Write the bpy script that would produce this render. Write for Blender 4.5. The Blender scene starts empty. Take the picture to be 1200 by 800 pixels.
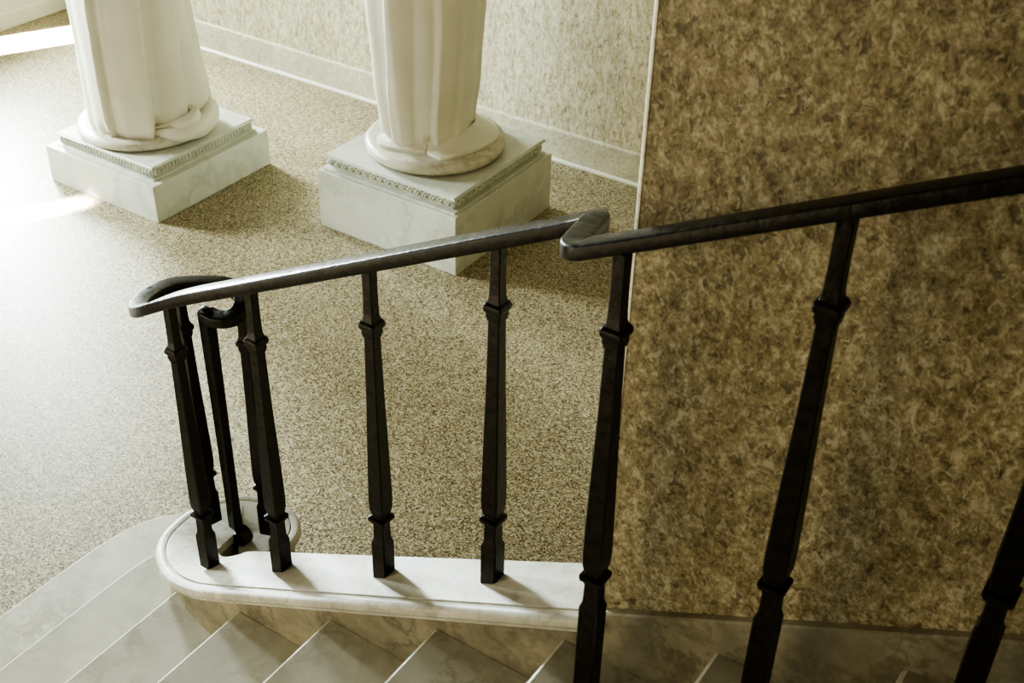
import bpy, math, random
from mathutils import Vector, Matrix

random.seed(7)
C = bpy.context.scene.collection
ZF = 3.16                       # camera height above the hall floor; heights below are written relative to the lens
FLOOR = -3.16
RISER, GOING = 0.1715, 0.3245

def W(x, y, z): return Vector((x, y, z + ZF))

# ------------------------------------------------------------------ object helpers
def thing(name, label, cat, loc, group=None):
    o = bpy.data.objects.new(name, None); C.objects.link(o)
    o.location = loc; o.empty_display_size = .1
    o['label'] = label; o['category'] = cat
    if group: o['group'] = group
    return o

def mesh(name, verts, faces, angle=40, smooth=True):
    me = bpy.data.meshes.new(name)
    me.from_pydata([tuple(v) for v in verts], [], faces)
    import bmesh
    bm = bmesh.new(); bm.from_mesh(me)
    bmesh.ops.recalc_face_normals(bm, faces=bm.faces)
    bm.to_mesh(me); bm.free()
    if smooth:
        for p in me.polygons: p.use_smooth = True
        me.set_sharp_from_angle(angle=math.radians(angle))
    return me

def obj(name, verts, faces, mat, parent=None, angle=40, smooth=True):
    """verts are world points; the mesh is re-based onto its parent"""
    off = parent.matrix_basis.translation.copy() if parent else Vector((0, 0, 0))
    p = parent.parent if parent else None
    while p: off += p.matrix_basis.translation; p = p.parent
    me = mesh(name, [Vector(v) - off for v in verts], faces, angle, smooth)
    o = bpy.data.objects.new(name, me); C.objects.link(o)
    me.materials.append(mat)
    if parent: o.parent = parent
    return o

def struct(name, verts, faces, mat, smooth=False):
    o = obj(name, verts, faces, mat, None, 40, smooth); o['kind'] = 'structure'; return o

def box(x0, x1, y0, y1, z0, z1):
    v = [Vector(p) for p in ((x0,y0,z0),(x1,y0,z0),(x1,y1,z0),(x0,y1,z0),(x0,y0,z1),(x1,y0,z1),(x1,y1,z1),(x0,y1,z1))]
    f = [(0,3,2,1),(4,5,6,7),(0,1,5,4),(1,2,6,5),(2,3,7,6),(3,0,4,7)]
    return v, f

def bevel(o, w, seg=2, ang=30):
    m = o.modifiers.new('bevel', 'BEVEL'); m.width = w; m.segments = seg; m.limit_method = 'ANGLE'; m.angle_limit = math.radians(ang)
    m.harden_normals = False

class MB:
    def __init__(s): s.v = []; s.f = []
    def add(s, v, f):
        k = len(s.v); s.v += list(v); s.f += [tuple(i + k for i in q) for q in f]
    def rings(s, rings, closed=True, cap0=True, cap1=True):
        n = len(rings[0]); k = len(s.v)
        for r in rings: s.v += r
        m = n if closed else n - 1
        for i in range(len(rings) - 1):
            for j in range(m):
                a = k + i*n + j; b = k + i*n + (j+1) % n
                s.f.append((a, b, b + n, a + n))
        if cap0: s.f.append(tuple(k + j for j in range(n)))
        if cap1: s.f.append(tuple(k + (len(rings)-1)*n + j for j in range(n)))

def smoothpath(pts, sub=6, closed=False):
    """Catmull-Rom through points (tuples of any length)"""
    out = []; n = len(pts)
    rng = n if closed else n - 1
    for i in range(rng):
        g = lambda k: pts[k % n] if closed else pts[max(0, min(n-1, k))]
        p0, p1, p2, p3 = g(i-1), g(i), g(i+1), g(i+2)
        for s in range(sub):
            t = s / sub
            out.append(tuple(.5*((2*b) + (c-a)*t + (2*a-5*b+4*c-d)*t*t + (-a+3*b-3*c+d)*t**3) for a, b, c, d in zip(p0, p1, p2, p3)))
    if not closed: out.append(tuple(pts[-1]))
    return out

def normals2d(pts, closed=False):
    """left-hand normals (dx,dy)->(-dy,dx), averaged"""
    n = len(pts); out = []
    for i in range(n):
        a = pts[(i-1) % n] if closed else pts[max(0, i-1)]
        b = pts[(i+1) % n] if closed else pts[min(n-1, i+1)]
        dx, dy = b[0]-a[0], b[1]-a[1]; l = math.hypot(dx, dy) or 1
        out.append((-dy/l, dx/l))
    return out

# ------------------------------------------------------------------ materials
def newmat(name):
    m = bpy.data.materials.new(name); m.use_nodes = True
    nt = m.node_tree; b = nt.nodes['Principled BSDF']
    return m, nt, b
def N(nt, t, **kw):
    n = nt.nodes.new(t)
    for k, v in kw.items():
        if k in n.inputs: n.inputs[k].default_value = v
        else: setattr(n, k, v)
    return n
def L(nt, a, b): nt.links.new(a, b)
def coords(nt, scale=(1,1,1), rot=(0,0,0)):
    tc = N(nt, 'ShaderNodeTexCoord'); mp = N(nt, 'ShaderNodeMapping')
    mp.inputs['Scale'].default_value = scale; mp.inputs['Rotation'].default_value = rot
    L(nt, tc.outputs['Object'], mp.inputs['Vector']); return mp.outputs['Vector']
def ramp(nt, fac, stops, interp='LINEAR'):
    r = N(nt, 'ShaderNodeValToRGB'); r.color_ramp.interpolation = interp
    e = r.color_ramp.elements
    while len(e) < len(stops): e.new(.5)
    for q, (p, c) in zip(e, stops):
        q.position = p; q.color = (c, c, c, 1) if isinstance(c, (int, float)) else (*c, 1)
    L(nt, fac, r.inputs['Fac']); return r.outputs['Color']
def mix(nt, fac, a, b, mode='MIX'):
    m = N(nt, 'ShaderNodeMix', data_type='RGBA', blend_type=mode)
    for s, v in ((0, fac), (6, a), (7, b)):
        if hasattr(v, 'is_output'): L(nt, v, m.inputs[s])
        else: m.inputs[s].default_value = v if s == 0 else (*v, 1)
    return m.outputs[2]
def bump(nt, b, h, strength, dist):
    n = N(nt, 'ShaderNodeBump', Strength=strength, Distance=dist); L(nt, h, n.inputs['Height']); L(nt, n.outputs['Normal'], b.inputs['Normal'])

def mat_terrazzo():
    m, nt, b = newmat('terrazzo')
    v = coords(nt)
    a = N(nt, 'ShaderNodeTexVoronoi', Scale=185.0); L(nt, v, a.inputs['Vector'])
    c2 = N(nt, 'ShaderNodeTexVoronoi', Scale=95.0); L(nt, v, c2.inputs['Vector'])
    sep = N(nt, 'ShaderNodeSeparateColor'); L(nt, a.outputs['Color'], sep.inputs[0])
    col = ramp(nt, sep.outputs[0], [(0, (.07,.05,.024)), (.14, (.13,.098,.05)), (.30, (.265,.215,.122)), (.6, (.36,.305,.19)), (.84, (.50,.445,.31)), (1, (.66,.61,.47))])
    sep2 = N(nt, 'ShaderNodeSeparateColor'); L(nt, c2.outputs['Color'], sep2.inputs[0])
    spots = ramp(nt, sep2.outputs[1], [(0, 1), (.05, 1), (.06, 0), (1, 0)])
    near = ramp(nt, c2.outputs['Distance'], [(0, 1), (.25, 1), (.35, 0), (1, 0)])
    sm = N(nt, 'ShaderNodeMath', operation='MULTIPLY'); L(nt, spots, sm.inputs[0]); L(nt, near, sm.inputs[1])
    col = mix(nt, sm.outputs[0], col, (.07, .045, .025))
    n = N(nt, 'ShaderNodeTexNoise', Scale=1.3, Detail=3.0); L(nt, v, n.inputs['Vector'])
    tone = ramp(nt, n.outputs['Fac'], [(.3, .86), (.7, 1.0)])
    col = mix(nt, 1.0, col, tone, 'MULTIPLY')
    L(nt, col, b.inputs['Base Color']); b.inputs['Roughness'].default_value = .42
    b.inputs['Specular IOR Level'].default_value = .35
    return m

def mat_marble(name, base, vein, vscale, amount, rough=.4, dirt=.2):
    m, nt, b = newmat(name)
    v = coords(nt)
    w = N(nt, 'ShaderNodeTexNoise', Scale=vscale*.6, Detail=5.0, Roughness=.6); L(nt, v, w.inputs['Vector'])
    vm = N(nt, 'ShaderNodeVectorMath', operation='MULTIPLY_ADD'); vm.inputs[1].default_value = (.5,.5,.5)
    L(nt, w.outputs['Color'], vm.inputs[0]); L(nt, v, vm.inputs[2])
    n = N(nt, 'ShaderNodeTexNoise', Scale=vscale, Detail=6.0, Roughness=.55); L(nt, vm.outputs[0], n.inputs['Vector'])
    veins = ramp(nt, n.outputs['Fac'], [(.44, 0), (.49, 1), (.505, 1), (.56, 0)])
    n2 = N(nt, 'ShaderNodeTexNoise', Scale=vscale*.8, Detail=4.0); L(nt, v, n2.inputs['Vector'])
    clouds = ramp(nt, n2.outputs['Fac'], [(.3, 0), (.72, 1)])
    am = N(nt, 'ShaderNodeMath', operation='MULTIPLY'); L(nt, veins, am.inputs[0]); L(nt, clouds, am.inputs[1])
    am2 = N(nt, 'ShaderNodeMath', operation='MULTIPLY'); L(nt, am.outputs[0], am2.inputs[0]); am2.inputs[1].default_value = amount
    col = mix(nt, am2.outputs[0], base, vein)
    n3 = N(nt, 'ShaderNodeTexNoise', Scale=9.0, Detail=7.0, Roughness=.65); L(nt, v, n3.inputs['Vector'])
    dirtc = ramp(nt, n3.outputs['Fac'], [(.35, 1 - dirt), (.65, 1.0)])
    col = mix(nt, 1.0, col, dirtc, 'MULTIPLY')
    L(nt, col, b.inputs['Base Color']); b.inputs['Roughness'].default_value = rough
    bump(nt, b, n3.outputs['Fac'], .08, .004)
    return m

def mat_travertine(name, stops, zs=.72, pit=.62, bigamt=.80):
    m, nt, b = newmat(name)
    v = coords(nt, (1, 1, zs)); v1 = coords(nt)
    w = N(nt, 'ShaderNodeTexNoise', Scale=22.0, Detail=3.0); L(nt, v1, w.inputs['Vector'])
    vm = N(nt, 'ShaderNodeVectorMath', operation='MULTIPLY_ADD'); vm.inputs[1].default_value = (.018,.018,.018)
    L(nt, w.outputs['Color'], vm.inputs[0]); L(nt, v, vm.inputs[2])
    n = N(nt, 'ShaderNodeTexNoise', Scale=56.0, Detail=9.0, Roughness=.68); L(nt, vm.outputs[0], n.inputs['Vector'])
    fine = N(nt, 'ShaderNodeTexVoronoi', Scale=260.0); L(nt, vm.outputs[0], fine.inputs['Vector'])
    sp = N(nt, 'ShaderNodeSeparateColor'); L(nt, fine.outputs['Color'], sp.inputs[0])
    fa = N(nt, 'ShaderNodeMath', operation='MULTIPLY_ADD'); L(nt, sp.outputs[0], fa.inputs[0]); fa.inputs[1].default_value = .16; fa.inputs[2].default_value = -.08
    fs = N(nt, 'ShaderNodeMath', operation='ADD'); L(nt, n.outputs['Fac'], fs.inputs[0]); L(nt, fa.outputs[0], fs.inputs[1])
    col = ramp(nt, fs.outputs[0], stops)
    # pale worm-like shell flecks: thin bands of a distorted noise
    n2 = N(nt, 'ShaderNodeTexNoise', Scale=17.0, Detail=3.0, Roughness=.6, Distortion=1.2); L(nt, v, n2.inputs['Vector'])
    band = ramp(nt, n2.outputs['Fac'], [(.485, 0), (.50, 1), (.515, 0)])
    n4 = N(nt, 'ShaderNodeTexNoise', Scale=12.0, Detail=2.0); L(nt, v1, n4.inputs['Vector'])
    msk = ramp(nt, n4.outputs['Fac'], [(.48, 0), (.62, .75)])
    mm = N(nt, 'ShaderNodeMath', operation='MULTIPLY'); L(nt, band, mm.inputs[0]); L(nt, msk, mm.inputs[1])
    col = mix(nt, mm.outputs[0], col, stops[-1][1])
    # irregular pale shell flecks
    nf = N(nt, 'ShaderNodeTexNoise', Scale=62.0, Detail=3.0, Roughness=.55, Distortion=.8)
    off = N(nt, 'ShaderNodeVectorMath', operation='ADD'); off.inputs[1].default_value = (3.1, 7.7, 1.9); L(nt, v, off.inputs[0])
    L(nt, off.outputs[0], nf.inputs['Vector'])
    fl = ramp(nt, nf.outputs['Fac'], [(.59, 0), (.645, .6)])
    col = mix(nt, fl, col, tuple(c*.92 for c in stops[-1][1]))
    # irregular dark pits
    npt = N(nt, 'ShaderNodeTexNoise', Scale=48.0, Detail=4.0, Roughness=.6, Distortion=.5)
    off2 = N(nt, 'ShaderNodeVectorMath', operation='ADD'); off2.inputs[1].default_value = (-5.3, 2.2, 8.4); L(nt, v, off2.inputs[0])
    L(nt, off2.outputs[0], npt.inputs['Vector'])
    pp = N(nt, 'ShaderNodeMath', operation='MULTIPLY'); L(nt, ramp(nt, npt.outputs['Fac'], [(.60, 0), (.645, 1)]), pp.inputs[0]); pp.inputs[1].default_value = pit
    col = mix(nt, pp.outputs[0], col, tuple(c*.7 for c in stops[0][1]))
    big = N(nt, 'ShaderNodeTexNoise', Scale=5.0, Detail=5.0, Roughness=.6); L(nt, v, big.inputs['Vector'])
    tone = ramp(nt, big.outputs['Fac'], [(.3, bigamt), (.7, 1.08)])
    col = mix(nt, 1.0, col, tone, 'MULTIPLY')
    L(nt, col, b.inputs['Base Color']); b.inputs['Roughness'].default_value = .5
    b.inputs['Specular IOR Level'].default_value = .3
    h = N(nt, 'ShaderNodeMath', operation='SUBTRACT'); L(nt, n.outputs['Fac'], h.inputs[0]); L(nt, pp.outputs[0], h.inputs[1])
    bump(nt, b, h.outputs[0], .2, .004)
    return m

def mat_iron():
    m, nt, b = newmat('dark_bronze')
    v = coords(nt)
    n = N(nt, 'ShaderNodeTexNoise', Scale=55.0, Detail=4.0); L(nt, v, n.inputs['Vector'])
    col = ramp(nt, n.outputs['Fac'], [(.35, (.006,.0042,.0022)), (.7, (.016,.0115,.0065))])
    L(nt, col, b.inputs['Base Color'])
    b.inputs['Metallic'].default_value = .0; b.inputs['Specular IOR Level'].default_value = .32
    r = ramp(nt, n.outputs['Fac'], [(.3, .26), (.7, .40)]); L(nt, r, b.inputs['Roughness'])
    bump(nt, b, n.outputs['Fac'], .35, .004)
    return m

def mat_plain(name, col, rough, nscale=6, var=.12, bmp=.05):
    m, nt, b = newmat(name)
    v = coords(nt)
    n = N(nt, 'ShaderNodeTexNoise', Scale=nscale, Detail=5.0); L(nt, v, n.inputs['Vector'])
    t = ramp(nt, n.outputs['Fac'], [(.3, 1 - var), (.7, 1)])
    c = mix(nt, 1.0, col, t, 'MULTIPLY'); L(nt, c, b.inputs['Base Color'])
    b.inputs['Roughness'].default_value = rough
    bump(nt, b, n.outputs['Fac'], bmp, .004)
    return m

M_floor = mat_terrazzo()
M_step = mat_marble('stair_marble', (.60,.585,.51), (.26,.22,.15), 5.0, .5, .38, .16)
M_curb = mat_marble('curb_marble', (.58,.56,.49), (.26,.22,.14), 6.0, .6, .42, .30)
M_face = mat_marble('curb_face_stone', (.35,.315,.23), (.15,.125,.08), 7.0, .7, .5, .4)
M_ped = mat_marble('pedestal_marble', (.62,.63,.55), (.30,.31,.24), 3.5, .4, .4, .10)
M_statue = mat_plain('statue_plaster', (.74,.715,.61), .5, 5, .10, .04)
M_disc = mat_marble('statue_base_marble', (.62,.59,.48), (.3,.27,.18), 6.0, .5, .42, .25)
TR = [(.27, (.10,.08,.044)), (.41, (.225,.185,.108)), (.50, (.305,.256,.157)), (.58, (.385,.33,.215)), (.74, (.60,.55,.42))]
M_wall = mat_travertine('brown_travertine', TR)
TB = [(.26, (.34,.28,.155)), (.42, (.56,.495,.335)), (.54, (.73,.68,.53)), (.72, (.87,.85,.75))]
M_back = mat_travertine('lit_travertine', TB, .4, .6)  # same stone as the brown wall, its strong light painted in as paler stops
M_base = mat_travertine('baseboard_travertine', [(.26, (.46,.40,.26)), (.42, (.66,.61,.47)), (.55, (.74,.70,.57)), (.76, (.82,.79,.68))], 1.0, .5)
M_iron = mat_iron()
M_white = mat_plain('white_painted_stone', (.78,.76,.66), .45, 3, .06, .02)

# ------------------------------------------------------------------ the room
v, f = box(-7.4, 1.2, -1.2, 5.7, ZF+FLOOR-.15, ZF+FLOOR); struct('floor', v, f, M_floor)
v, f = box(-7.5, 3.2, 5.447, 5.7, ZF+FLOOR-.15, ZF+.3); struct('wall_back', v, f, M_back)

def extrude_profile(pts2d, a0, a1, axis):
    """closed (horizontal, z) profile extruded along x ('x') or y ('y')"""
    mk = (lambda h, z, a: W(a, h, z)) if axis == 'x' else (lambda h, z, a: W(h, a, z))
    r0 = [mk(h, z, a0) for h, z in pts2d]; r1 = [mk(h, z, a1) for h, z in pts2d]
    b = MB(); b.rings([r0, r1]); return b.v, b.f
# back baseboard: flat board, a thin groove above, and a slim pale quarter-round at the floor
bb = [(5.447, FLOOR), (5.433, FLOOR), (5.433, -2.985), (5.437, -2.977), (5.447, -2.975)]
v, f = extrude_profile(bb, -7.24, -.78, 'x'); struct('baseboard_back', v, f, M_base)
q = [(5.433, FLOOR), (5.415, FLOOR), (5.416, FLOOR+.008), (5.424, FLOOR+.014), (5.433, FLOOR+.016)]
v, f = extrude_profile(q, -7.24, -.78, 'x'); struct('trim_1', v, f, M_white, True)

# left wall with its tall window opening
lw = MB()
for y0, y1, z0, z1 in ((-1.2, 2.2, FLOOR, .3), (3.3, 4.1, FLOOR, .3), (5.38, 5.45, FLOOR, .3), (2.2, 3.3, FLOOR, -2.2), (2.2, 3.3, -.5, .3), (4.1, 5.38, FLOOR, -2.45), (4.1, 5.38, -.5, .3)):
    lw.add(*box(-7.5, -7.245, y0, y1, ZF+z0, ZF+z1))
struct('wall_left', lw.v, lw.f, M_white)
bl = [(-7.245, FLOOR), (-7.232, FLOOR), (-7.232, -3.062), (-7.236, -3.054), (-7.245, -3.05)]
v, f = extrude_profile(bl, -1.2, 5.43, 'y'); struct('baseboard_left', v, f, M_white)
for k, (y0, y1, zs) in enumerate(((2.2, 3.3, -2.2), (4.1, 5.38, -2.45))):
    wf = MB()
    for a0, a1, z0, z1 in ((y0, y0+.06, zs, -.5), (y1-.06, y1, zs, -.5), (y0, y1, zs, zs+.06), (y0, y1, -.56, -.5)):
        wf.add(*box(-7.44, -7.36, a0, a1, ZF+z0, ZF+z1))
    struct('window_%d' % (k+1), wf.v, wf.f, M_white)

# the great brown stone wall beside the stair, with a softly rounded arris
def rounded_block(x0, x1, y0, y1, z0, z1, r):
    out = [(x1, y1), (x0, y1)]
    for k in range(7):
        a = math.pi + k/6*math.pi/2
        out.append((x0 + r + r*math.cos(a), y0 + r + r*math.sin(a)))
    out.append((x1, y0))
    b = MB(); b.rings([[W(x, y, z0) for x, y in out], [W(x, y, z1) for x, y in out]]); return b.v, b.f
v, f = rounded_block(-.775, 3.2, 1.552, 5.447, FLOOR, 1.7, .011)
struct('wall_right', v, f, M_wall, True)

# added pale strip: light caught on the wall's free corner, put into colour
ar = []
for k in range(7):
    a = math.pi + .15 + k/6*(math.pi/2 - .30); ar.append((-.764 + .0125*math.cos(a), 1.563 + .0125*math.sin(a)))
ar += [(-.762, 1.560), (-.766, 1.566)]
b = MB(); b.rings([[W(x, y, -2.9) for x, y in ar], [W(x, y, 1.7) for x, y in ar]])
struct('trim_lit_edge', b.v, b.f, M_base, True)

def capz(x): return -2.0 + .526*(x + 1.08)
def ledgez(x): return -1.80 + .526*(x + .711)
sk = MB()
r = []
for x in (-.79, 2.6):
    z = ledgez(x)
    r.append([W(x, 1.60, FLOOR), W(x, 1.540, FLOOR), W(x, 1.540, z-.020), W(x, 1.534, z-.015), W(x, 1.534, z-.004), W(x, 1.538, z), W(x, 1.60, z+.002)])
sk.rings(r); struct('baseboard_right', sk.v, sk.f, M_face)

# ------------------------------------------------------------------ the stair
stair = thing('staircase', 'pale veined marble stair flight climbing to the right beside the brown stone wall', 'staircase', (0, 0, 0))
def tread_z(k): return -1.96 + (k-7)*RISER
def nose_x(k): return -.85 + (k-7)*GOING
YF = 1.530
def step(k):
    t = tread_z(k); x0 = nose_x(k); x1 = x0 + GOING + .05
    y0 = -1.1
    if k == 1:
        edge = [(x0, y0), (x0, 1.2), (x0+.001, 1.55), (x0+.005, 1.74), (x0+.015, 1.87), (x0+.045, 1.985), (x0+.11, 2.075), (x0+.20, 2.13), (x0+.31, 2.155), (x0+.44, 2.13), (x0+.50, 2.05)]
        back = [(x0+.50, 1.9), (x1, 1.7), (x1, y0)]
    elif k == 2:
        edge = [(x0, y0), (x0, 1.2), (x0, 1.56), (x0+.003, 1.70), (x0+.014, 1.775), (x0+.05, 1.835), (x0+.10, 1.87)]
        back = [(x0+.25, 1.87), (x1, 1.7), (x1, y0)]
    elif k == 3:
        edge = [(x0, y0), (x0, 1.3), (x0, 1.66)]; back = [(x1, 1.66), (x1, y0)]
    else:
        edge = [(x0, y0), (x0, 1.0), (x0, YF+.01)]; back = [(x1, YF+.01), (x1, y0)]
    if k < 3: edge = [edge[0]] + smoothpath(edge[1:], 4)
    nrm = normals2d(edge)          # travelling +y the left normal points to -x : outward
    prof = [(.018, FLOOR), (.018, t-.040), (.012, t-.036), (.003, t-.034), (.0, t-.026), (.0, t-.014), (.003, t-.005), (.010, t)]
    rings = []
    for ins, z in prof:
        rings.append([W(x - n[0]*ins, y - n[1]*ins, z) for (x, y), n in zip(edge, nrm)] + [W(x, y, z) for x, y in back])
    b = MB(); b.rings(rings)
    o = obj('step', b.v, b.f, M_step, stair, 35)
    return o
for k in range(1, 13): step(k)

# curb with its sloping coping and curled end
OUT = [(-.776,1.515),(-1.2,1.515),(-1.6,1.515),(-1.9,1.517),(-2.0,1.527),(-2.10,1.555),(-2.19,1.597),(-2.27,1.647),(-2.338,1.706),(-2.392,1.775),(-2.425,1.86),(-2.436,1.94),(-2.42,2.02),(-2.368,2.10),(-2.30,2.14),(-2.235,2.15),(-2.17,2.137),(-2.118,2.092),(-2.095,2.03),(-2.10,1.96),(-2.13,1.90),(-2.18,1.865)]
OZ = [capz(x) for x, y in OUT[:7]] + [-2.624,-2.656,-2.688,-2.712,-2.728,-2.742,-2.755,-2.762,-2.766,-2.769,-2.77,-2.77,-2.77,-2.77,-2.77]
INN = [(-.776,1.70),(-1.2,1.70),(-1.6,1.70),(-1.9,1.70),(-1.97,1.703),(-2.03,1.715),(-2.085,1.737),(-2.135,1.768),(-2.175,1.80),(-2.20,1.83),(-2.222,1.86),(-2.236,1.89)] + [(-2.25,1.95)]*10
path = smoothpath([(a[0], a[1], z, c[0], c[1]) for a, z, c in zip(OUT, OZ, INN)], 4)
nr = [(-n[0], -n[1]) for n in normals2d([(p[0], p[1]) for p in path])]
nr = [(-a, -b) if False else (a, b) for a, b in nr]
# travelling toward -x along the stair side, the outside is -y
if nr[0][1] > 0: nr = [(-a, -b) for a, b in nr]
curb = thing('stair_curb', 'low pale marble curb with moulded coping curling round at the stair foot', 'curb', W(-1.5, 1.6, FLOOR))
def body_ring(p, n):
    x, y, z, ix, iy = p; d = .026
    return [W(x-n[0]*d, y-n[1]*d, FLOOR), W(x-n[0]*d, y-n[1]*d, z-.03), W(ix, iy, z-.03), W(ix, iy, FLOOR)]
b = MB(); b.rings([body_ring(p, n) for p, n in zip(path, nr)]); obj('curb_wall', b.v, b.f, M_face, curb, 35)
prof = [(.024,-.046),(.012,-.045),(.010,-.043),(.010,-.036),(.013,-.034),(.004,-.030),(.0,-.023),(.0,-.015),(.004,-.006),(.011,-.001),(.022,-.000),(.030,-.0015),(.0315,-.006),(.034,-.006),(.0355,-.0005),(.040,.0)]
def cap_ring(p, n):
    x, y, z, ix, iy = p
    r = [W(x-n[0]*d, y-n[1]*d, z+dz) for d, dz in prof]
    return r + [W(ix, iy, z), W(ix, iy, z-.046)]
b = MB(); b.rings([cap_ring(p, n) for p, n in zip(path, nr)]); obj('coping', b.v, b.f, M_curb, curb, 30)

# ------------------------------------------------------------------ the railing
rail = thing('stair_railing', 'dark bronze stair railing with square turned balusters and curled handrail end', 'railing', W(-1.1, 1.6, -2.0))
PROF = [(0,.040),(.112,.040),(.126,.031),(.174,.029),(.1745,.033),(.178,.033),(.184,.0455),(.188,.047),(.193,.0465),(.196,.036),(.1965,.032),(.204,.031),(.2045,.034),(.222,.040),(.25,.0415),(.33,.039),(.42,.0355),(.53,.0305),(.64,.0275),(.697,.0260),(.6975,.031),(.704,.031),(.7045,.034),(.7155,.034),(.716,.036),(.720,.041),(.726,.0435),(.732,.041),(.736,.035),(.7365,.031),(.747,.026),(.765,.0245),(.80,.0235),(.87,.024)]
def baluster_mesh(length, name):
    """length = base to handrail underside; the extra over .85 m lengthens the plinth block and shaft"""
    ex = length - .85
    rings = []
    for z, w in PROF:
        zz = z
        if ex > .02: zz = z + (ex*.92 if z > .1 else 0) if z > .05 else z
        h = w/2; c = h*.16
        rings.append([Vector((sx*h - (c*sx if k else 0), sy*h - (0 if k else c*sy), zz)) for sx, sy, ks in ((-1,-1,(0,1)),(1,-1,(1,0)),(1,1,(0,1)),(-1,1,(1,0))) for k in ks])
    b = MB(); b.rings(rings)
    return mesh(name, b.v, b.f, 25)
short = baluster_mesh(.85, 'baluster'); short.materials.append(M_iron)
tall = baluster_mesh(1.005, 'baluster'); tall.materials.append(M_iron)
ro = rail.location
def place(me, x, y, z, rz=0):
    o = bpy.data.objects.new('baluster', me); C.objects.link(o); o.parent = rail
    o.location = W(x, y, z - .010) - ro; o.rotation_euler = (0, 0, rz); return o
def under(x): return -1.158 + .521*(x + 1.086)
for x in (-2.032, -1.735, -1.392, -1.083):
    place(short, x, 1.634 if x > -2 else 1.648, capz(x))
place(short, -2.318, 1.921, -2.694, math.radians(75))
place(short, -2.188, 2.018, -2.748, math.radians(20))
for x in (-.737, -.412, -.09, .235):
    place(tall, x, 1.45, tread_z(7 + round((x+.737)/.3245)))

def sweep(pts, w, h, name, parent, rad=.17, thin=False):
    """rounded-rectangle bar along 3-D points (underside centre line)"""
    sec = []
    r = min(w, h)*rad
    for cx, cz, a0 in ((w/2-r, h-r, 0), (-w/2+r, h-r, 90), (-w/2+r, r, 180), (w/2-r, r, 270)):
        for k in range(4):
            a = math.radians(a0 + k*30); sec.append((cx + r*math.cos(a), cz + r*math.sin(a)))
    rings = []
    n = len(pts)
    for i, p in enumerate(pts):
        a, c = pts[max(0, i-1)], pts[min(n-1, i+1)]
        d = Vector((c[0]-a[0], c[1]-a[1], 0)); d.normalize(); s = Vector((-d.y, d.x, 0))
        k = 1 if not thin else 1 - .18*max(0, min(1, (p[0] + 1.1)/.4))
        rings.append([W(*p) + s*u*k + Vector((0, 0, v_*k)) for u, v_ in sec])
    b = MB(); b.rings(rings); return obj(name, b.v, b.f, M_iron, parent, 50)
RW, RH = .050, .033
vol = [(-2.250,1.949,-1.945),(-2.216,1.949,-1.945),(-2.187,1.962,-1.942),(-2.174,1.988,-1.938),(-2.180,2.019,-1.932),(-2.201,2.045,-1.926),(-2.235,2.056,-1.917),(-2.272,2.043,-1.905),(-2.305,1.992,-1.886),(-2.325,1.92,-1.862),(-2.318,1.855,-1.846),(-2.298,1.798,-1.830),(-2.262,1.744,-1.808),(-2.21,1.698,-1.778),(-2.14,1.662,-1.732),(-2.06,1.642,-1.676),(-1.95,1.634,under(-1.95))]
low = [(x, 1.634, under(x)) for x in (-1.8, -1.6, -1.4, -1.2, -1.05)]
def fillet(p0, p1, p2, r, n=5):
    a = (Vector(p0)-Vector(p1)).normalized(); c = (Vector(p2)-Vector(p1)).normalized(); q = Vector(p1); out = []
    for i in range(n+1):
        t = i/n; out.append(tuple((q + a*r)*(1-t)**2 + q*2*t*(1-t) + (q + c*r)*t*t))
    return out
def upper(x): return -.957 + .512*(x + .737)
jA, jB = (-.880, 1.634, -1.046), (-.828, 1.45, -1.003)
jog = [(-.95, 1.634, under(-.95))] + fillet((-1.05, 1.634, under(-1.05)), jA, jB, .026) + fillet(jA, jB, (-.66, 1.45, upper(-.66)), .030)
up = [(x, 1.45, upper(x)) for x in (-.72, -.66, -.5, -.3, 0, .3, .7)]
hp = smoothpath(vol + low, 5) + jog + up
sweep(hp, RW, RH, 'handrail', rail, .17, True)

# newel: flat bar that drops from the curled handrail end to a small scrolled foot
nx, ny = -2.252, 1.948
b = MB(); rings = []
for z, w, dd in ((-2.725,.030,.038),(-2.69,.032,.040),(-2.64,.029,.038),(-2.3,.030,.040),(-1.96,.034,.042),(-1.925,.036,.042),(-1.912,.030,.036),(-1.905,.018,.022)):
    a = math.radians(-8)
    rings.append([W(nx + u*math.cos(a) - t*math.sin(a), ny + u*math.sin(a) + t*math.cos(a), z) for u, t in ((-dd/2,-w/2),(dd/2,-w/2),(dd/2,w/2),(-dd/2,w/2))])
b.rings(rings); newel = obj('newel_post', b.v, b.f, M_iron, rail, 40); bevel(newel, .006, 2)
b = MB(); rings = []
for i in range(15):           # scroll: short rolled toe pointing up the stair
    a = math.radians(100 - i*24); rr = .036 - .0012*i
    cx, cz = nx + .020, -2.752
    th = .013
    ring = []
    for rad, yy in ((rr, -.019), (rr, .019), (rr - th, .019), (rr - th, -.019)):
        ring.append(W(cx + rad*math.cos(a), ny + yy, cz + rad*math.sin(a)))
    rings.append(ring)
b.rings(rings)
k = MB(); ring0 = []; ring1 = []
for i in range(16):
    a = i/16*2*math.pi; ring0.append(W(nx+.020+.022*math.cos(a), ny-.021, -2.752+.022*math.sin(a))); ring1.append(W(nx+.020+.022*math.cos(a), ny+.021, -2.752+.022*math.sin(a)))
b.rings([ring0, ring1]); obj('scroll_foot', b.v, b.f, M_iron, newel, 40)

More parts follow.
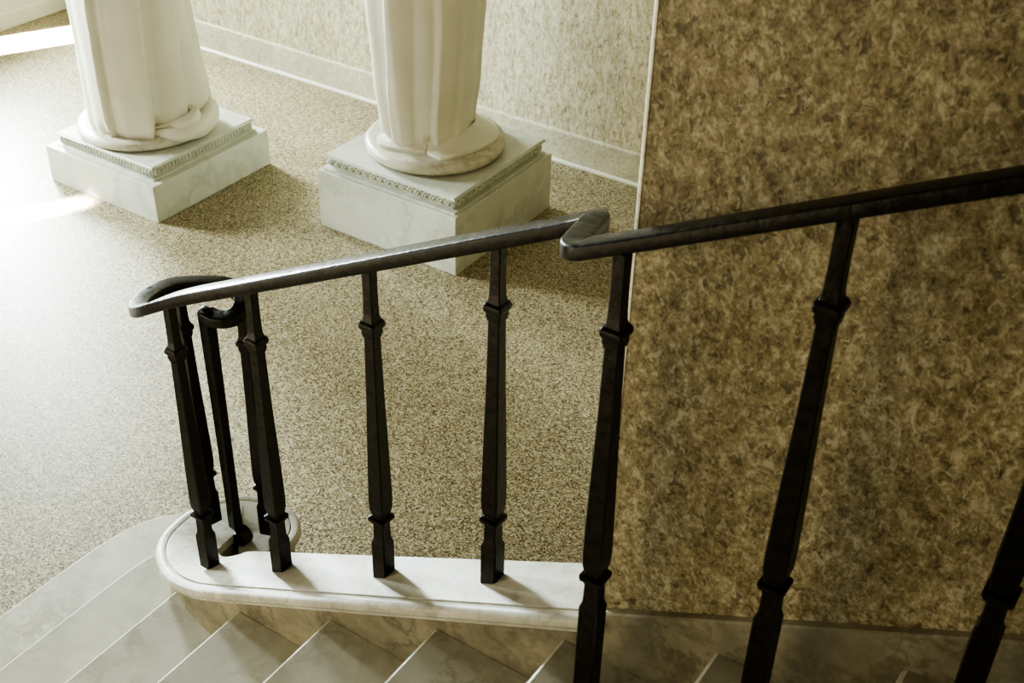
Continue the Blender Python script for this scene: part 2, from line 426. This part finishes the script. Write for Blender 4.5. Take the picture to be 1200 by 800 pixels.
# ------------------------------------------------------------------ pedestals
def pedestal(label, x0, x1, y0, y1, zt, zc, ins, kind):
    p = thing('pedestal', label, 'pedestal', W((x0+x1)/2, (y0+y1)/2, FLOOR), 'marble pedestals under the draped statues')
    v, f = box(x0, x1, y0, y1, ZF+FLOOR, ZF+zt); o = obj('plinth_block', v, f, M_ped, p, 30, False); bevel(o, .004, 2)
    a0, a1, b0, b1 = x0+ins, x1-ins, y0+ins, y1-ins; h = zc - zt
    rd = .020 if kind == 'egg' else .007
    prof = [(-.006, zt), (-.006, zt+h*.10), (rd, zt+h*.16), (rd, zt+h*.78), (-.004, zt+h*.82), (-.006, zt+h*.90), (.0, zt+h*.93), (.0, zc-.003), (.003, zc)]
    rings = [[W(a0+d, b0+d, z), W(a1-d, b0+d, z), W(a1-d, b1-d, z), W(a0+d, b1-d, z)] for d, z in prof]
    b = MB(); b.rings(rings); obj('cap_slab', b.v, b.f, M_ped, p, 30)
    # carved row of eggs, running round all four sides
    b = MB(); n = 17 if kind == 'egg' else 30
    zc0 = zt + h*.47
    for side in range(4):
        for i in range(n):
            t = (i + .5)/n
            if side == 0: c = (a0+.012 + t*(a1-a0-.024), b0+rd); nd = (0, -1); td = (1, 0)
            if side == 1: c = (a1-rd, b0+.012 + t*(b1-b0-.024)); nd = (1, 0); td = (0, 1)
            if side == 2: c = (a0+.012 + t*(a1-a0-.024), b1-rd); nd = (0, 1); td = (1, 0)
            if side == 3: c = (a0+rd, b0+.012 + t*(b1-b0-.024)); nd = (-1, 0); td = (0, 1)
            pitch = (a1-a0)/n
            if kind == 'egg':
                # ring of the egg
                R1, rt = pitch*.44, pitch*.12
                rs = []
                for q in range(11):
                    ang = math.radians(-30 + q*24)
                    rr = []
                    for s in range(6):
                        e = s/6*2*math.pi; rad = R1 + rt*math.cos(e); out = rt*math.sin(e) + .010
                        rr.append(W(c[0]+td[0]*rad*math.cos(ang)+nd[0]*out, c[1]+td[1]*rad*math.cos(ang)+nd[1]*out, zc0 + rad*math.sin(ang)*1.0))
                    rs.append(rr)
                b.rings(rs)
                ex, ez, eo = pitch*.23, pitch*.28, .026
            else:
                ex, ez, eo = pitch*.36, h*.28, .013
            rs = []
            for q in range(6):
                lat = math.radians(-90 + q*36 + (1 if q == 0 else -1 if q == 5 else 0))
                rs.append([W(c[0]+td[0]*ex*math.cos(lat)*math.cos(e)+nd[0]*eo*math.cos(lat)*math.sin(e), c[1]+td[1]*ex*math.cos(lat)*math.cos(e)+nd[1]*eo*math.cos(lat)*math.sin(e), zc0 + ez*math.sin(lat)) for e in [s/8*2*math.pi for s in range(8)]])
            b.rings(rs)
    obj('egg_molding' if kind == 'egg' else 'bead_molding', b.v, b.f, M_ped, p, 50)
    return p
P1 = (-5.272, -4.474, 3.647, 4.47); P2 = (-3.806, -2.968, 4.115, 4.955)
Z1, Z2 = -2.885, -2.768
pedestal('low grey-veined marble pedestal with fine bead moulding, left of the two', *P1, -2.957, Z1, .05, 'bead')
pedestal('tall marble pedestal with carved egg moulding, right of the two', *P2, -2.848, Z2, .03, 'egg')

# ------------------------------------------------------------------ draped statues
def lathe(cx, cy, prof, seg=72):
    b = MB(); b.rings([[W(cx + r*math.cos(i/seg*2*math.pi), cy + r*math.sin(i/seg*2*math.pi), z) for i in range(seg)] for r, z in prof]); return b
def base_disc(parent, cx, cy, r, z, h):
    prof = [(r-.03, z), (r-.012, z+h*.06)]
    for k in range(9):
        a = -math.pi/2 + k/8*math.pi; prof.append((r - h*.45 + h*.45*math.cos(a), z + h*.5 + h*.45*math.sin(a)))
    prof += [(r-h*.9, z+h), (.05, z+h)]
    b = lathe(cx, cy, prof); return obj('round_base', b.v, b.f, M_disc, parent, 35)
def tent(d, w0, w1, p=1.0):
    w = w0 if d < 0 else w1
    return max(0, 1 - abs(d)/w)**p
def robe(parent, cx, cy, z0, H, Rf, view, folds, zhem, hollows=(), squash=(1, 1)):
    """folds: (phi, amplitude, left width, right width, power, top factor) in degrees / metres about the view azimuth"""
    nt_, nz = 220, 70; rings = []
    for j in range(nz + 1):
        t = j/nz; t = t**1.5; z = t*H; ring = []
        for i in range(nt_):
            phi = -180 + i/nt_*360; ph = math.radians(phi)
            R = Rf(z, phi); o = 0
            for f0, amp, wl, wr, pw, tf in folds:
                d = (phi - f0 + 180) % 360 - 180 + 2.2*math.sin(z*5 + f0)
                o += 1.25*amp*tent(d, wl, wr, pw)*(1 + (tf-1)*min(1, z/.8))
            for f0, amp, wl, wr, zz in hollows:
                d = (phi - f0 + 180) % 360 - 180
                o -= amp*tent(d, wl, wr, 1)*max(0, 1 - z/zz)
            o += .004*math.sin(phi*.21 + 1.7*z)
            r_ = R + o
            az = view + ph
            # local frame: u to the right of the viewer, w toward the viewer
            u = r_*math.sin(ph)*squash[0]; w = r_*math.cos(ph)*squash[1]
            X = cx + u*(-math.sin(view)) + w*math.cos(view); Y = cy + u*math.cos(view) + w*math.sin(view)
            ring.append(W(X, Y, z0 + zhem(phi)*max(0, 1 - z/.25) + z))
        rings.append(ring)
    b = MB(); b.rings(rings); return obj('robe', b.v, b.f, M_statue, parent, 60)
def lerp_prof(pts):
    def f(z, phi=0):
        for (a, ra), (c, rc) in zip(pts, pts[1:]):
            if z <= c:
                t = (z-a)/(c-a); t = t*t*(3-2*t); return ra + (rc-ra)*t
        return pts[-1][1]
    return f
# statue 1 (left)
c1 = (-4.923, 4.03); v1 = math.atan2(-c1[1], -c1[0])
s1 = thing('statue', 'pale draped statue with cloth bunched at its foot, on the left pedestal', 'statue', W(c1[0], c1[1], Z1), 'draped statues on marble pedestals')
base_disc(s1, c1[0], c1[1], .345, Z1, .055)
pr1 = lerp_prof([(0, .255), (.06, .270), (.4, .266), (.9, .276), (1.25, .22), (1.5, .21), (1.75, .10)])
def R1(z, phi):
    r_ = pr1(z)
    d = (phi - 78)/26.0
    return r_ + .10*math.exp(-d*d)*max(0, 1 - z/.75)**1.2
F1 = [(-38, .030, 30, 5, .8, 1.1), (7, .034, 32, 4, .8, 1.0), (45, .030, 26, 4, .8, 1.0), (-70, .02, 20, 8, 1, 1), (100, .03, 20, 20, 1, 1), (150, .03, 25, 10, 1, 1), (-130, .03, 25, 10, 1, 1)]
robe(s1, *c1, Z1+.045, 1.75, R1, v1, F1, lambda p: .012*math.sin(p*.09) - .01, [(12, .06, 4, 14, .12), (-42, .03, 10, 4, .1)])
# statue 2 (right)
c2 = (-3.392, 4.535); v2 = math.atan2(-c2[1], -c2[0])
s2 = thing('statue', 'cream draped statue with spread hem on a thick disc, on the right pedestal', 'statue', W(c2[0], c2[1], Z2), 'draped statues on marble pedestals')
base_disc(s2, c2[0], c2[1], .348, Z2, .075)
pr2 = lerp_prof([(0, .185), (.07, .222), (.35, .246), (.75, .268), (1.0, .272), (1.3, .20), (1.5, .19), (1.75, .10)])
F2 = [(-37, .030, 6, 26, .8, 1.1), (14, .026, 5, 22, .8, 1.0), (46, .012, 6, 34, .8, 1.0), (-64, .016, 6, 14, .9, 1), (90, .02, 20, 10, 1, 1), (140, .03, 25, 10, 1, 1), (-120, .03, 25, 10, 1, 1)]
robe(s2, c2[0]-.040, c2[1]-.026, Z2+.065, 1.75, lambda z, p: pr2(z), v2, F2, lambda p: .02*abs(math.sin(math.radians(p+12))), [(8, .07, 12, 5, .11), (-42, .04, 8, 4, .08)])

def vw(c, view, u, w, z):
    return W(c[0] + u*(-math.sin(view)) + w*math.cos(view), c[1] + u*math.cos(view) + w*math.sin(view), z)
def flap(parent, c, view, outer, inner, z, lift, name):
    """cloth spreading over the disc from the robe (inner line) to a free edge (outer line)"""
    n = 24; O = smoothpath(outer, 8); I = smoothpath(inner, 8)
    pick = lambda P, t: P[min(len(P)-1, int(round(t*(len(P)-1))))]
    m = 10; top = []; bot = []
    for i in range(n+1):
        a, q = pick(I, i/n), pick(O, i/n)
        for j in range(m+1):
            s = j/m
            zz = z + .016 + lift*(1-s)**1.6 + .006*math.sin(i*.9)*(1-s)
            x, y = a[0]+(q[0]-a[0])*s, a[1]+(q[1]-a[1])*s
            top.append(vw(c, view, x, y, zz)); bot.append(vw(c, view, x*.995, y*.995, zz-.016))
    b = MB(); K = m+1; b.v = top + bot; off = len(top)
    for i in range(n):
        for j in range(m):
            a = i*K+j; b.f.append((a, a+K, a+K+1, a+1)); b.f.append((off+a, off+a+1, off+a+K+1, off+a+K))
    for i in range(n):
        a = i*K+m; b.f.append((a, a+K, off+a+K, off+a)); a = i*K; b.f.append((a, off+a, off+a+K, a+K))
    for a0 in (0, n*K):
        for j in range(m): a = a0+j; b.f.append((a, a+1, off+a+1, off+a))
    return obj(name, b.v, b.f, M_statue, parent, 45)
flap(s2, c2, v2, [(-.285,.06),(-.27,.15),(-.18,.20),(-.10,.225),(-.05,.235)], [(-.20,.05),(-.17,.10),(-.13,.14),(-.08,.17),(-.03,.18)], Z2+.073, .045, 'hem_fold')
flap(s2, c2, v2, [(-.045,.235),(.03,.30),(.13,.255),(.24,.17),(.315,.05),(.29,-.10)], [(-.03,.17),(.03,.19),(.10,.15),(.17,.09),(.20,.0),(.18,-.10)], Z2+.073, .06, 'hem_fold')
# bunched cloth at the foot of statue 1: a thick rolled swag that curls up on itself
b = MB()
def roll(pts, seg=16):
    P = smoothpath(pts, 8); rings = []
    for i, p in enumerate(P):
        a, q = P[max(0, i-1)], P[min(len(P)-1, i+1)]
        d = Vector((q[0]-a[0], q[1]-a[1], q[2]-a[2])).normalized()
        s = d.cross(Vector((0, 0, 1))).normalized(); t = s.cross(d)
        ring = []
        for k in range(seg):
            e = k/seg*2*math.pi; rr = p[3]*(1 + .10*math.sin(3*e + i*.25) + .05*math.sin(5*e - i*.3))
            o = s*math.cos(e)*rr + t*math.sin(e)*rr
            ring.append(vw(c1, v1, p[0], p[1], p[2]) + o.x*Vector((-math.sin(v1), math.cos(v1), 0)) + o.y*Vector((math.cos(v1), math.sin(v1), 0)) + Vector((0, 0, o.z)))
        rings.append(ring)
    b.rings(rings)
zb = Z1 + .055
roll([(0.006,.250,zb+.012,.008),(.092,.275,zb+.008,.030),(.167,.288,zb+.005,.042),(.245,.245,zb+.010,.055),(.305,.165,zb+.020,.058),(.330,.085,zb+.050,.050),(.300,.070,zb+.080,.038),(.255,.135,zb+.092,.030),(.226,.210,zb+.085,.018)])
roll([(.035,.245,zb+.030,.008),(.12,.250,zb+.040,.020),(.177,.280,zb+.055,.030),(.225,.268,zb+.065,.034),(.252,.225,zb+.080,.030),(.240,.175,zb+.095,.016)])
obj('bunched_hem', b.v, b.f, M_statue, s1, 70)

# ------------------------------------------------------------------ light
def area(name, loc, target, sx, sy, power, col, spread=180):
    l = bpy.data.lights.new(name, 'AREA'); l.shape = 'RECTANGLE'; l.size = sx; l.size_y = sy; l.energy = power; l.color = col
    l.spread = math.radians(spread)
    o = bpy.data.objects.new(name, l); C.objects.link(o); o.location = loc
    d = Vector(target) - Vector(loc); o.rotation_euler = d.to_track_quat('-Z', 'Y').to_euler(); return o
area('window_light', W(-8.5, 2.50, -1.2), W(-3.0, 3.4, -1.6), 1.1, 1.6, 760, (.86, .98, .97))
area('window_light', W(-8.5, 5.15, -1.2), W(-3.0, 3.4, -1.7), .9, 1.6, 760, (.86, .98, .97))
def beam(name, foot, horiz, elev, dist, sx, sy, power, spread):
    hx, hy = horiz; l = math.hypot(hx, hy); e = math.radians(elev)
    d = Vector((hx/l*math.cos(e), hy/l*math.cos(e), -math.sin(e)))
    return area(name, W(*foot) - d*dist, W(*foot), sx, sy, power, (1.0, .97, .90), spread)
beam('sun_beam', (-6.85, 5.05, FLOOR), (.45, .89), 74, 2.2, .30, 1.2, 160, 1.5)
beam('sun_beam', (-5.24, 3.01, FLOOR), (.44, .88), 60, 2.2, .05, 1.12, 26, 4)
area('hall_fill', W(-6.0, -1.6, -1.9), W(-4.0, 4.0, -2.6), 2.4, 1.6, 70, (.92, .98, .95))  # added soft fill for the pedestal fronts, not a lamp of the hall
area('stair_fill', W(-2.9, -1.0, -1.75), W(-.7, 1.5, -1.1), 3.0, 2.4, 54, (1.0, .87, .56))  # added warm fill to brighten the brown wall, no actual stair lamp
w = bpy.data.worlds.new('World'); bpy.context.scene.world = w; w.use_nodes = True
bg = w.node_tree.nodes['Background']; bg.inputs[0].default_value = (1.0, .84, .50, 1); bg.inputs[1].default_value = .14

# ------------------------------------------------------------------ camera
f_, th, roll_, yaw = 1466.21, .6086468, -.0276883, .5703312
Fv = Vector((-math.sin(yaw)*math.cos(th), math.cos(yaw)*math.cos(th), -math.sin(th)))
Rt = Vector((math.cos(yaw), math.sin(yaw), 0)); Dv = Fv.cross(Rt)
r_ = math.cos(roll_)*Rt + math.sin(roll_)*Dv; d_ = -math.sin(roll_)*Rt + math.cos(roll_)*Dv
cam = bpy.data.cameras.new('camera'); co = bpy.data.objects.new('camera', cam); C.objects.link(co)
m = Matrix(((r_.x, -d_.x, -Fv.x, 0), (r_.y, -d_.y, -Fv.y, 0), (r_.z, -d_.z, -Fv.z, ZF), (0, 0, 0, 1)))
co.matrix_world = m
cam.sensor_width = 36; cam.lens = 36*f_/1200; cam.clip_start = .02
cam.dof.use_dof = True; cam.dof.focus_distance = 3.5; cam.dof.aperture_fstop = 9
sc = bpy.context.scene; sc.camera = co
sc.view_settings.view_transform = 'AgX'; sc.view_settings.look = 'AgX - High Contrast'
sc.view_settings.exposure = 0; sc.view_settings.gamma = 1
